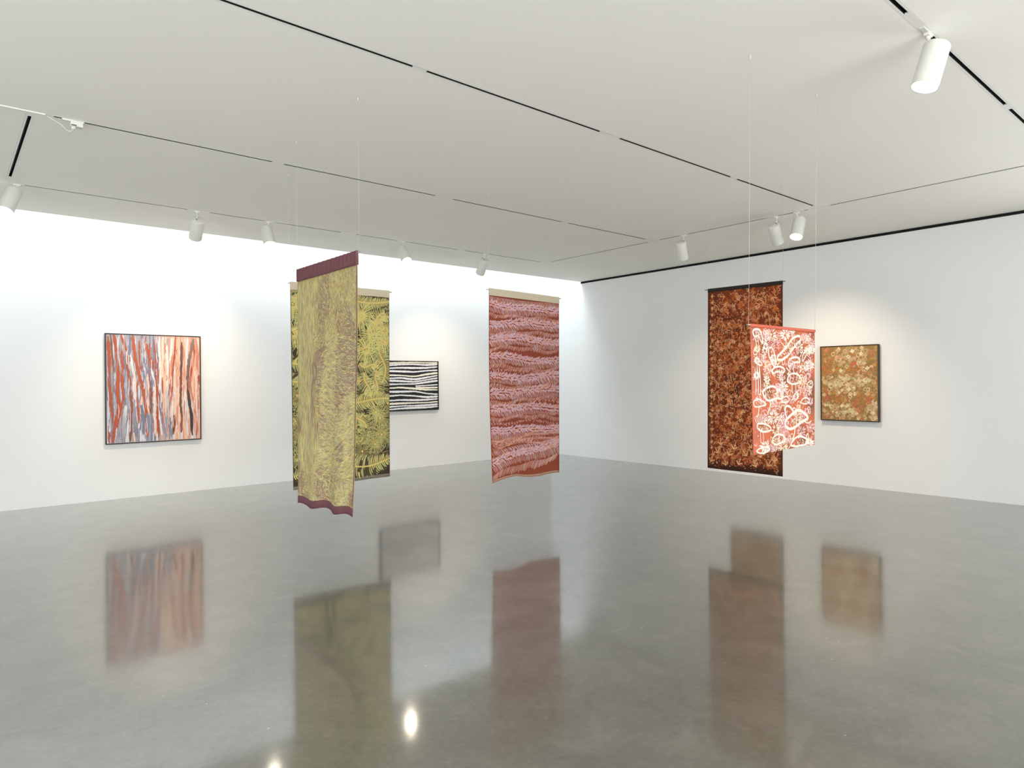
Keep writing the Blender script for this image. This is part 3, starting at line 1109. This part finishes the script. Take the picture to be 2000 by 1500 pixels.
# ================================================================== hanging 5 : red and white creatures, flowers and mushrooms
def red_white():
    r = random.Random(44)
    Y = 2.254
    def wv(u, v):
        return .010 * np.sin(5 * u + 1.2) * v + .006 * np.sin(12 * u) * v * v
    sh = Sheet((3.912, Y, 1.951), (4.788, Y, 1.949), (3.925, Y, 1.109), (4.778, Y, 1.116), (0, -1, 0), wv)
    W, Ht = sh.W, sh.Ht
    o = (4.35, Y, 1.11)
    root = thing('textile_hanging', o, 'smallest hanging, orange red with white outlined creatures, on two long wires', 'textile', 'printed cloths hung from the ceiling')
    from mathutils import noise as NZ
    org, brn = C(190, 100, 66), C(132, 76, 52)

    def base(u, v):
        n = NZ.noise((u * 6, v * 6, 3.3))
        c = mixc(org, brn, min(1, max(0, .35 + n * 1.6)))
        return mixc(c, C(206, 118, 100), max(0, .5 - u * 3))
    sh.shell(.02, .993, 50, 50, .0016, base, C(200, 120, 100))
    wht, crm, pnk = C(230, 217, 202), C(222, 200, 166), C(214, 168, 166)
    sx, sy = W / 126.0, Ht / 255.0        # picture pixels to metres

    def P_(x, y):
        return (x * sx, y * sy)

    def line(pts, w=.019, col=None, lay=0):
        # smooth the pixel polyline
        q = np.array([P_(*p) for p in pts])
        t = np.arange(len(q))
        tt = np.linspace(0, len(q) - 1, (len(q) - 1) * 4 + 1)
        if len(q) > 2:
            out = []
            for a in tt:
                i = int(min(math.floor(a), len(q) - 2))
                f = a - i
                p0, p1, p2, p3 = q[max(i - 1, 0)], q[i], q[i + 1], q[min(i + 2, len(q) - 1)]
                out.append(.5 * ((2 * p1) + (-p0 + p2) * f + (2 * p0 - 5 * p1 + 4 * p2 - p3) * f * f + (-p0 + 3 * p1 - 3 * p2 + p3) * f ** 3))
            q = np.array(out)
        sh.stroke(q, w * .74, jit(col or wht, r, .03), lay=lay, taper=.6)

    def inside(pt, poly):
        x, y = pt
        c = False
        for (x0, y0), (x1, y1) in zip(poly, poly[1:] + poly[:1]):
            if (y0 > y) != (y1 > y) and x < (x1 - x0) * (y - y0) / (y1 - y0) + x0:
                c = not c
        return c

    def body(poly, w=.021, fill=True, dcol=None, col=None, dens=.055):
        line(poly + poly[:1], w, col)
        if fill:
            xs_ = [p[0] for p in poly]
            ys_ = [p[1] for p in poly]
            ar = (max(xs_) - min(xs_)) * (max(ys_) - min(ys_))
            cx, cy = sum(xs_) / len(xs_), sum(ys_) / len(ys_)
            sm = [(cx + (p[0] - cx) * .74, cy + (p[1] - cy) * .72) for p in poly]
            for _ in range(int(ar * dens * 4)):
                p = (r.uniform(min(xs_), max(xs_)), r.uniform(min(ys_), max(ys_)))
                if inside(p, sm):
                    q = P_(*p)
                    sh.stroke(arc(q[0], q[1], r.uniform(.6, 1.6), .011, 0, 1), .0075, jit(dcol or r.choice((crm, wht, brn)), r, .1))

    def flower(x, y, rad, n=11, col=None, ctr=True):
        q = P_(x, y)
        for k in range(n):
            a = 2 * math.pi * k / n + r.uniform(-.1, .1)
            rr = rad * sx * r.uniform(.85, 1.15)
            sh.stroke([(q[0] + math.cos(a) * rr * .45, q[1] + math.sin(a) * rr * .33), (q[0] + math.cos(a) * rr * 1.0, q[1] + math.sin(a) * rr * .62), (q[0] + math.cos(a) * rr * 1.35, q[1] + math.sin(a) * rr * .85)], [.008, .013, .006], jit(col or r.choice((wht, pnk, crm)), r, .05))
        if ctr:
            for k in range(5):
                sh.dot(q[0] + r.uniform(-.3, .3) * rad * sx, q[1] + r.uniform(-.3, .3) * rad * sy, .006, crm, n=6, rnd=r)

    def frond(x, y0, y1, n=8, col=None, w=6):
        line([(x, y0), (x + r.uniform(-2, 2), (y0 + y1) / 2), (x, y1)], .012, col or wht)
        for k in range(n):
            y = y0 + (y1 - y0) * (k + .5) / n
            for s in (-1, 1):
                line([(x, y), (x + s * w * r.uniform(.7, 1.1), y - r.uniform(2, 6))], .010, col or r.choice((wht, pnk)))

    def bell(x, y, w, h, col=pnk):
        for k in range(5):
            t = (k - 2) / 2
            line([(x + t * w * .35, y), (x + t * w * .62, y + h * .5), (x + t * w * .6, y + h)], .010, col)
        line([(x - w * .6, y + h), (x - w * .5, y + h * .25), (x, y - h * .15), (x + w * .5, y + h * .25), (x + w * .6, y + h)], .009, col)
    # soft pink blooms under everything
    for _ in range(34):
        x, y = r.uniform(6, 120), r.uniform(8, 246)
        flower(x, y, r.uniform(4, 7), r.randint(7, 12), r.choice((pnk, pnk, crm, wht)), False)
    # crescent at upper left with hanging stem
    body([(7, 25), (4, 16), (8, 10), (16, 11), (20, 22), (21, 36), (17, 30), (13, 22)], .018)
    for x in (9, 13):
        line([(x, 27), (x + 1, 60), (x, 104)], .009, crm)
    frond(28, 10, 44, 7)
    flower(38, 18, 8, 13)
    frond(41, 24, 54, 6, pnk)
    frond(51, 12, 48, 7, pnk, 5)
    flower(64, 14, 8, 14)
    line([(64, 20), (66, 34), (62, 46)], .012)
    # long slanted bean
    body([(50, 68), (49, 62), (56, 54), (68, 40), (78, 24), (88, 17), (95, 18), (95, 26), (86, 34), (80, 44), (70, 58), (58, 68)], .024)
    line([(56, 32), (66, 44)], .016)
    frond(78, 20, 8, 4)
    flower(104, 20, 7, 12)
    flower(118, 30, 6, 12, pnk)
    frond(112, 26, 12, 4)
    body([(24, 38), (28, 36), (31, 42), (28, 47), (23, 45)], .014, False)
    body([(32, 46), (38, 44), (43, 56), (45, 74), (42, 82), (37, 72), (32, 60)], .017)
    flower(92, 40, 7, 10)
    body([(99, 62), (104, 50), (114, 42), (120, 40), (119, 46), (110, 54), (104, 64), (100, 70)], .014)
    flower(108, 46, 5, 8)
    # arched caterpillar
    body([(70, 74), (74, 66), (84, 62), (93, 64), (94, 72), (86, 72), (78, 76), (72, 82)], .019)
    line([(94, 62), (98, 54)], .012)
    for x in (74, 82):
        line([(x, 78), (x - 1, 88), (x + 1, 96)], .011)
    frond(116, 60, 100, 7, pnk)
    flower(115, 78, 7, 14, wht)
    flower(100, 86, 6, 11)
    body([(37, 92), (43, 84), (54, 82), (63, 88), (60, 94), (48, 92), (40, 96)], .017)
    line([(66, 84), (72, 92), (68, 98)], .012)
    frond(54, 96, 112, 4)
    # mid left leaves
    body([(9, 64), (14, 70), (19, 78), (15, 80), (8, 74)], .013, False, pnk)
    frond(22, 76, 60, 5)
    for x in (6, 10, 14):
        line([(x, 84), (x + 1, 116), (x, 138)], .010)
    frond(26, 96, 128, 7, crm)
    flower(30, 88, 7, 12, pnk)
    # spotted turtle-like cap
    body([(68, 112), (72, 100), (82, 96), (92, 100), (98, 110), (92, 116), (78, 118)], .018)
    for x in (78, 86):
        line([(x, 118), (x, 132), (x + 2, 138)], .012)
    frond(58, 104, 142, 8)
    flower(60, 124, 8, 12, wht)
    flower(102, 112, 7, 10, crm)
    body([(110, 118), (118, 112), (122, 118), (120, 126), (113, 124)], .012)
    frond(106, 124, 150, 6, pnk)
    flower(112, 134, 6, 10)
    # tall curved bird, left
    body([(18, 134), (22, 128), (34, 122), (44, 124), (52, 130), (58, 140), (56, 148), (46, 146), (36, 150), (26, 148)], .020)
    line([(15, 128), (20, 136)], .014)
    line([(33, 150), (32, 166), (28, 172), (28, 178)], .013)
    line([(45, 148), (44, 168)], .010)
    body([(2, 150), (10, 146), (20, 152), (24, 158), (14, 160), (4, 160)], .013)
    line([(11, 160), (9, 176), (6, 180)], .010)
    # cluster of mushroom caps
    body([(56, 154), (60, 146), (68, 144), (72, 152), (64, 156)], .013)
    line([(64, 156), (62, 172)], .010)
    flower(78, 150, 6, 11, pnk)
    body([(96, 158), (102, 150), (112, 150), (116, 158), (106, 162)], .013)
    line([(104, 160), (98, 176)], .012, pnk)
    # big right-hand goose
    body([(65, 206), (64, 196), (70, 188), (82, 178), (90, 174), (100, 178), (110, 188), (112, 194), (98, 200), (86, 208), (74, 212)], .027)
    line([(68, 192), (64, 176), (66, 164), (74, 166), (80, 176)], .021)
    line([(84, 210), (82, 226), (78, 236)], .017)
    line([(104, 198), (112, 204), (120, 200)], .012)
    flower(40, 184, 9, 15, wht)
    body([(54, 190), (60, 182), (62, 190), (57, 200), (50, 208), (49, 198)], .012)
    flower(56, 186, 5, 9)
    # maned creature, left
    body([(7, 202), (8, 194), (16, 194), (26, 198), (34, 206), (30, 210), (16, 210)], .017)
    for k in range(9):
        line([(6 + k * 1.8, 192 - 2 * math.sin(k / 8 * math.pi)), (3 + k * 2.4, 180 - 5 * math.sin(k / 8 * math.pi))], .010)
    for x in (12, 17):
        line([(x, 210), (x, 232)], .011)
    flower(24, 190, 5, 8)
    bell(60, 206, 9, 9)
    bell(66, 216, 9, 10)
    flower(118, 214, 7, 12, pnk)
    flower(98, 222, 8, 12, pnk)
    # crested creature low middle
    body([(36, 232), (40, 224), (50, 220), (60, 224), (65, 234), (56, 238), (44, 240)], .018)
    for k in range(9):
        line([(42 + k * 2.4, 222), (40 + k * 2.9, 213 - 3 * math.sin(k / 8 * 3.14))], .009)
    for x in (46, 50):
        line([(x, 240), (x, 262)], .010)
    flower(20, 240, 7, 13, wht)
    bell(32, 240, 10, 12)
    bell(69, 232, 8, 10)
    # goose low right
    body([(74, 246), (80, 236), (90, 230), (100, 232), (110, 238), (114, 244), (108, 250), (94, 250), (84, 250)], .019)
    line([(70, 252), (76, 244)], .013)
    for x in (88, 101):
        line([(x, 250), (x + 1, 254)], .013)
    # foot row
    body([(4, 246), (12, 241), (24, 242), (30, 246), (22, 251), (10, 251)], .013)
    flower(60, 248, 7, 12, crm)
    flower(116, 250, 7, 12, wht)
    flower(40, 250, 5, 9, pnk)
    # small buds, leaves and twigs filling the gaps
    for _ in range(64):
        x, y = r.uniform(6, 120), r.uniform(8, 248)
        w_, h_ = r.uniform(2, 4), r.uniform(4, 8)
        a = r.uniform(-.6, .6)
        pts = [(x + math.cos(t) * w_ + a * math.sin(t) * w_, y + math.sin(t) * h_) for t in (0, 1.05, 2.1, 3.14, 4.2, 5.25, 6.28)]
        line(pts, .0085, r.choice((wht, pnk, crm)))
        line([(x + a * 4, y + h_), (x + a * 5, y + h_ + 7)], .007, crm)
    for _ in range(130):
        x, y = r.uniform(4, 122), r.uniform(6, 250)
        a = r.uniform(0, 6.28)
        for d in (-.5, 0, .5):
            line([(x, y), (x + math.cos(a + d) * 5, y + math.sin(a + d) * 7)], .007, r.choice((wht, pnk)))
    for _ in range(260):
        q = P_(r.uniform(2, 124), r.uniform(6, 252))
        sh.dot(q[0], q[1], r.uniform(.003, .0055), jit(r.choice((crm, pnk, org)), r, .1), n=5, rnd=r)
    sh.mb.build('cloth', cloth_m, root, o, smooth=True, colors=True)
    band = MB()
    sh.shell(0, .022, 30, 4, .014, C(184, 98, 78), mb=band, off=.006)
    band.build('header_band', mat('coral_sleeve_cotton', (184, 94, 74), .85, spec=.15, noise=.06), root, o, smooth=True)['label'] = 'narrow coral rod sleeve'
    hanger(root, o, (3.885, Y + .002, 1.944), (4.800, Y + .002, 1.942), (3.939, Y, H), (4.854, Y, H), M['rod'], .005,
           wl=(3.900, Y + .002, 1.944), wr=(4.797, Y + .002, 1.942), wire_r=.0008)


back_yellow()
front_yellow()
red_pink()
brown_tracks()
red_white()

# ------------------------------------------------------------------ framed paintings
M['frame_dark'] = mat('frame_dark_wood', (40, 35, 32), .5, spec=.3, noise=.15, nscale=30)
M['frame_brown'] = mat('frame_brown_wood', (62, 46, 38), .5, spec=.3, noise=.15, nscale=30)
M['back'] = mat('stretcher_wood', (170, 140, 105), .8, noise=.1)


def painting(axis, wall, a0, a1, z0, z1, depth, stand, fw, frame_m, label, paint):
    """a0 = left end as seen from the room, a1 = right end; frame standing off the wall"""
    if axis == 'y':
        mk = lambda s, out, z: (s, wall - out, z)
        face = (0, -1, 0)
    else:
        mk = lambda s, out, z: (wall - out, s, z)
        face = (-1, 0, 0)
    o = mk((a0 + a1) / 2, 0.0, z0)
    root = thing('framed_painting', o, label, 'painting', 'framed paintings on the walls')

    def bar(s0, s1, zz0, zz1, o0, o1, name, m_):
        p, q = mk(s0, o0, zz0), mk(s1, o1, zz1)
        mb = MB().box(min(p[0], q[0]), max(p[0], q[0]), min(p[1], q[1]), max(p[1], q[1]), zz0, zz1)
        return mb.build(name, m_, root, o)
    sg = 1 if a1 > a0 else -1
    d0, d1 = stand, stand + depth
    bevel(bar(a0, a0 + sg * fw, z0, z1, d0, d1, 'frame_side', frame_m), .0015)
    bevel(bar(a1 - sg * fw, a1, z0, z1, d0, d1, 'frame_side', frame_m), .0015)
    bevel(bar(a0 + sg * fw, a1 - sg * fw, z1 - fw, z1, d0, d1, 'frame_top', frame_m), .0015)
    bevel(bar(a0 + sg * fw, a1 - sg * fw, z0, z0 + fw, d0, d1, 'frame_bottom', frame_m), .0015)
    bar(a0 + sg * .12, a1 - sg * .12, z1 - .30, z1 - .22, 0, d0 + .004, 'hanging_cleat', M['back'])
    i0, i1, iz0, iz1 = a0 + sg * (fw + .0015), a1 - sg * (fw + .0015), z0 + fw + .0015, z1 - fw - .0015
    bar(i0, i1, iz0, iz1, d0, d1 - .012, 'stretcher', M['back'])
    dd = d1 - .009
    sh = Sheet(mk(i0, dd, iz1), mk(i1, dd, iz1), mk(i0, dd, iz0), mk(i1, dd, iz0), face, layer=.0004)
    sh.kmod, sh.kstep = 2003, 2.4e-6
    paint(sh)
    sh.mb.build('canvas', paint_m, root, o, colors=True)
    return root


def paint_stripes(sh):
    r = random.Random(3)
    W, Ht = sh.W, sh.Ht
    gy, bl, wh, pe, sa_, ru, br, dk = C(160, 158, 166), C(122, 126, 146), C(222, 218, 220), C(236, 196, 172), C(212, 140, 116), C(176, 84, 56), C(120, 84, 72), C(64, 58, 58)

    def base(u, v):
        return mixc(C(170, 164, 172), C(220, 172, 150), min(1, max(0, (u - .48) * 6)))
    sh.shell(0, 1, 40, 4, .003, base, gy)
    k_ = W / 1025.0            # picture units of the close-up
    ky = Ht / 1160.0

    def st(pts, w, c, c2=None, lay=0):
        q = np.array([(p[0] * k_, p[1] * ky) for p in pts])
        tt = np.linspace(0, len(q) - 1, (len(q) - 1) * 6 + 1)
        x = np.interp(tt, range(len(q)), q[:, 0]) + np.array([r.uniform(-1, 1) for _ in tt]) * min(3, w * .09) * k_
        y = np.interp(tt, range(len(q)), q[:, 1])
        ww = np.array([w * .84 * k_ * r.uniform(.78, 1.2) for _ in tt])
        ww[:2] *= .7
        ww[-2:] *= .7
        sh.stroke(np.stack([x, y], 1), ww, jit(c, r, .05), c2 and jit(c2, r, .05), lay=lay, taper=.6)
    # thin underpainting
    for _ in range(620):
        x = r.uniform(0, 1025)
        y = r.uniform(-50, 1050)
        ln = r.uniform(150, 520)
        left = x < 560
        cols = (gy, bl, wh, gy, bl, C(196, 190, 198), C(150, 130, 128)) if left else (pe, sa_, C(232, 182, 158), pe, C(222, 156, 132), wh)
        if 560 < x < 720 and y > 500:
            cols = (bl, wh, pe, gy)
        if left and 250 < x < 540 and y > 450:
            cols = cols + (pe, wh)
        st([(x, y), (x + r.uniform(-14, 14), y + ln * .5), (x + r.uniform(-18, 22), y + ln)], r.uniform(8, 26), r.choice(cols))
    # named strokes, top to bottom, left to right
    R = ru
    rng0 = r
    st([(20, 20), (30, 260), (35, 520), (45, 760), (60, 860), (30, 1000), (22, 1150)], 36, R, lay=1)
    st([(80, 0), (105, 160), (125, 420), (110, 640), (130, 760), (95, 930), (62, 1150)], 42, R, lay=1)
    st([(45, 0), (70, 300), (80, 480), (70, 640)], 24, br, C(160, 120, 100), lay=1)
    st([(150, 140), (170, 320), (160, 520), (175, 680), (120, 900), (55, 1150)], 40, R, lay=1)
    st([(155, 0), (200, 150), (225, 400), (240, 580), (262, 760), (260, 980), (240, 1150)], 34, R, br, lay=1)
    st([(115, 30), (120, 220), (150, 380)], 22, wh, gy, lay=1)
    st([(250, 0), (245, 120), (240, 220)], 36, bl, lay=1)
    st([(275, 0), (285, 90), (300, 260), (335, 400), (375, 560), (400, 720), (420, 900), (425, 1110)], 40, R, lay=1)
    st([(345, 60), (350, 250), (370, 400)], 28, R, lay=1)
    st([(405, 60), (440, 180), (460, 340), (450, 480), (470, 640), (460, 760), (465, 860)], 34, R, br, lay=1)
    st([(455, 90), (470, 230), (500, 330), (535, 420), (530, 560), (550, 760), (535, 900), (550, 1120)], 36, R, lay=1)
    st([(505, 40), (515, 200), (525, 330)], 14, R, lay=1)
    st([(310, 480), (320, 640), (330, 800), (335, 960)], 28, R, lay=1)
    st([(255, 220), (275, 380), (310, 520)], 26, wh, pe, lay=1)
    st([(300, 430), (300, 600), (285, 760)], 26, pe, wh, lay=1)
    st([(420, 350), (440, 520), (445, 640)], 28, bl, lay=1)
    st([(430, 420), (440, 560), (425, 700), (440, 850)], 26, pe, lay=1)
    st([(470, 360), (505, 500), (510, 700), (500, 860), (515, 1100)], 28, wh, pe, lay=1)
    st([(540, 170), (545, 280), (540, 420)], 18, C(98, 100, 118), lay=1)
    st([(565, 10), (565, 300), (570, 620), (565, 820), (580, 1100)], 30, wh, lay=1)
    st([(600, 30), (600, 240), (590, 460)], 40, C(240, 206, 180), lay=1)
    st([(590, 460), (595, 640)], 20, R, lay=1)
    st([(640, 10), (640, 160), (660, 360), (640, 560)], 30, C(244, 224, 204), lay=1)
    st([(650, 0), (650, 110)], 26, gy, lay=1)
    st([(700, 20), (690, 200), (660, 380)], 24, wh, lay=1)
    st([(745, 0), (735, 180), (710, 380), (705, 560), (690, 760)], 24, R, lay=1)
    st([(815, 60), (812, 240), (805, 420), (800, 560), (795, 760), (812, 900), (805, 1080)], 34, br, C(112, 78, 66), lay=1)
    st([(955, 20), (930, 130), (900, 260), (880, 400), (885, 600)], 40, C(136, 122, 116), C(104, 86, 80), lay=1)
    st([(880, 580), (895, 720), (920, 880), (930, 1120)], 40, C(86, 70, 64), C(58, 54, 54), lay=1)
    st([(930, 330), (915, 480), (905, 600)], 26, R, lay=1)
    st([(960, 80), (955, 200)], 18, R, lay=1)
    st([(1010, 420), (1012, 540)], 30, R, lay=1)
    st([(985, 30), (1000, 300), (1010, 430)], 36, sa_, lay=1)
    st([(960, 380), (985, 520), (975, 700)], 34, C(240, 200, 180), lay=1)
    st([(930, 640), (960, 820), (985, 1050), (975, 1130)], 30, sa_, C(196, 110, 90), lay=1)
    st([(715, 880), (725, 980), (710, 1100)], 32, C(128, 84, 66), C(108, 72, 56), lay=1)
    st([(565, 600), (560, 780), (600, 1000)], 22, bl, lay=1)
    st([(630, 600), (660, 840), (650, 1000)], 24, C(190, 188, 200), lay=1)
    st([(360, 760), (385, 900), (380, 1080)], 44, bl, lay=1)
    st([(290, 700), (285, 900), (300, 1100)], 40, gy, bl, lay=1)
    st([(430, 860), (435, 960), (440, 1060)], 50, bl, C(140, 140, 156), lay=1)
    st([(200, 760), (185, 900), (170, 1120)], 46, wh, gy, lay=1)
    st([(215, 560), (225, 680), (215, 780)], 22, gy, lay=1)
    st([(40, 840), (36, 960), (30, 1040)], 26, bl, wh, lay=1)
    st([(580, 880), (600, 1000), (640, 1120)], 40, C(150, 152, 168), lay=1)
    # thin dragged touches over the broad strokes
    for _ in range(150):
        x, y = r.uniform(10, 1015), r.uniform(10, 1000)
        ln = r.uniform(60, 220)
        c = r.choice((wh, gy, bl, R) if x < 540 else (pe, sa_, C(240, 208, 188), R, C(196, 110, 86)))
        st([(x, y), (x + r.uniform(-8, 8), y + ln * .5), (x + r.uniform(-12, 12), y + ln)], r.uniform(5, 11), c, lay=2)


def paint_lines(sh):
    r = random.Random(8)
    W, Ht = sh.W, sh.Ht
    sh.shell(0, 1, 20, 2, .003, C(30, 31, 36), C(30, 31, 36))
    wh, cr = C(232, 232, 236), C(236, 232, 214)
    # heights of each white line at five places across the visible part (close-up units 165..1310)
    rows = [
        [215, 205, 198, 203, 205], [262, 245, 240, 256, 238], [330, 318, 325, 322, 300], [395, 402, 415, 388, 375],
        [490, 495, 522, 470, 440], [562, 550, 590, 545, 497], [615, 625, 645, 600, 555], [700, 695, 692, 655, 618],
        [788, 772, 802, 828, 830], [870, 870, 862, 915, 935], [970, 948, 970, 1000, 985], [1075, 1060, 1065, 1060, 1040],
        [1150, 1140, 1130, 1125, 1105], [1220, 1200, 1195, 1185, 1165], [1280, 1258, 1243, 1238, 1215],
        [None, None, 742, 728, 712], [None, None, 772, 780, 775]]
    ctrl = np.array([.164, .34, .585, .79, .985])
    ker = np.ones(7) / 7
    for i, row in enumerate(rows):
        part = row[0] is None
        xs_ = np.linspace(.60 * W if part else .02, W - .012, 36 if part else 70)
        y = np.interp(xs_ / W, ctrl[2:] if part else ctrl, row[2:] if part else row)
        y = np.convolve(np.pad(y, 3, mode='edge'), ker, 'valid')
        # the right side of the close-up is foreshortened: its top edge sits 20 units lower
        top = 165 + 18 * (xs_ / W)
        bot = 1318 - 40 * (xs_ / W)
        t = (y - top) / (bot - top) * Ht
        t = np.clip(t, .018, Ht - .018) + np.array([r.uniform(-.002, .002) for _ in xs_])
        ww = np.array([(.030 if not part else .024) * r.uniform(.85, 1.15) * (1 + .22 * math.sin(5 * x + i * 2.1)) for x in xs_])
        sh.stroke(np.stack([xs_, t], 1), ww, wh if i % 4 else cr)


def dots_paint(seed, ground, cols, n):
    def f(sh):
        r = random.Random(seed)
        W, Ht = sh.W, sh.Ht
        from mathutils import noise as NZ

        def base(u, v):
            k = NZ.noise((u * 4, v * 5, seed)) * .5 + .5
            return mixc(ground[0], ground[1], k)
        sh.shell(0, 1, 24, 30, .003, base, ground[0])
        for i in range(n):
            s, t = r.uniform(.02, W - .02), r.uniform(.02, Ht - .02)
            k = NZ.noise((s * 4.5, t * 4.5, seed + 5)) * .8 + r.uniform(-.3, .3) + .17 - .15 * max(0, s / W - .75)
            late = i / n
            if k > .25:
                c = r.choice(cols['pale'])
            elif k > 0:
                c = r.choice(cols['mid'])
            else:
                c = r.choice(cols['warm'])
            c = mixc(c, ground[1], r.uniform(.45, .8) * (1 - late) + .05)
            c = jit(c, r, .12)
            rad = r.uniform(.018, .030)
            m = r.random()
            if m < .45:      # ring of small touches
                q = 10
                a0 = r.uniform(0, 6)
                pts = [(s + math.cos(a0 + k2 * .62) * rad, t + math.sin(a0 + k2 * .62) * rad * 1.05) for k2 in range(r.randint(7, q + 1))]
                sh.stroke(pts, rad * .55, c)
            elif m < .9:     # petalled dab
                for k2 in range(4):
                    a = k2 * 1.57 + r.uniform(-.2, .2)
                    sh.dot(s + math.cos(a) * rad * .6, t + math.sin(a) * rad * .6, rad * .56, jit(c, r, .09), n=6, rnd=r)
            else:
                sh.dot(s, t, rad * .8, c, n=7, rnd=r)
            if m < .6 and r.random() < .5:
                sh.dot(s, t, rad * .4, jit(r.choice(cols['warm']), r, .1), n=6, rnd=r)
    return f


painting('y', YL, 1.709, 2.946, .767, 2.303, .042, .012, .012, M['frame_dark'],
         'framed painting of vertical rust, grey and peach stripes, on the left wall', paint_stripes)
painting('y', YL, 5.932, 7.206, 1.063, 1.984, .045, .012, .010, M['frame_dark'],
         'black and white striped painting, partly hidden behind the yellow hangings', paint_lines)
painting('x', XR, 4.695, 3.864, .966, 2.081, .055, .012, .012, M['frame_brown'],
         'golden brown dotted painting with dark frame, on the right wall beside the hangings',
         dots_paint(2, (C(150, 112, 66), C(168, 128, 74)),
                    {'pale': (C(226, 206, 160), C(232, 216, 178), C(222, 188, 140)), 'mid': (C(206, 160, 112), C(210, 172, 122), C(176, 158, 100), C(214, 164, 130)),
                     'warm': (C(196, 96, 66), C(204, 134, 48), C(186, 136, 74), C(150, 128, 76), C(190, 110, 80))}, 760))
painting('x', XR, 6.225, 5.330, .962, 2.075, .055, .012, .012, M['frame_brown'],
         'brown dotted painting hidden behind the brown hanging, seen only in the floor reflection',
         dots_paint(7, (C(128, 92, 54), C(146, 106, 62)),
                    {'pale': (C(200, 176, 130), C(196, 160, 116)), 'mid': (C(176, 136, 90), C(160, 128, 80)), 'warm': (C(150, 90, 56), C(160, 112, 54), C(136, 100, 60))}, 500))
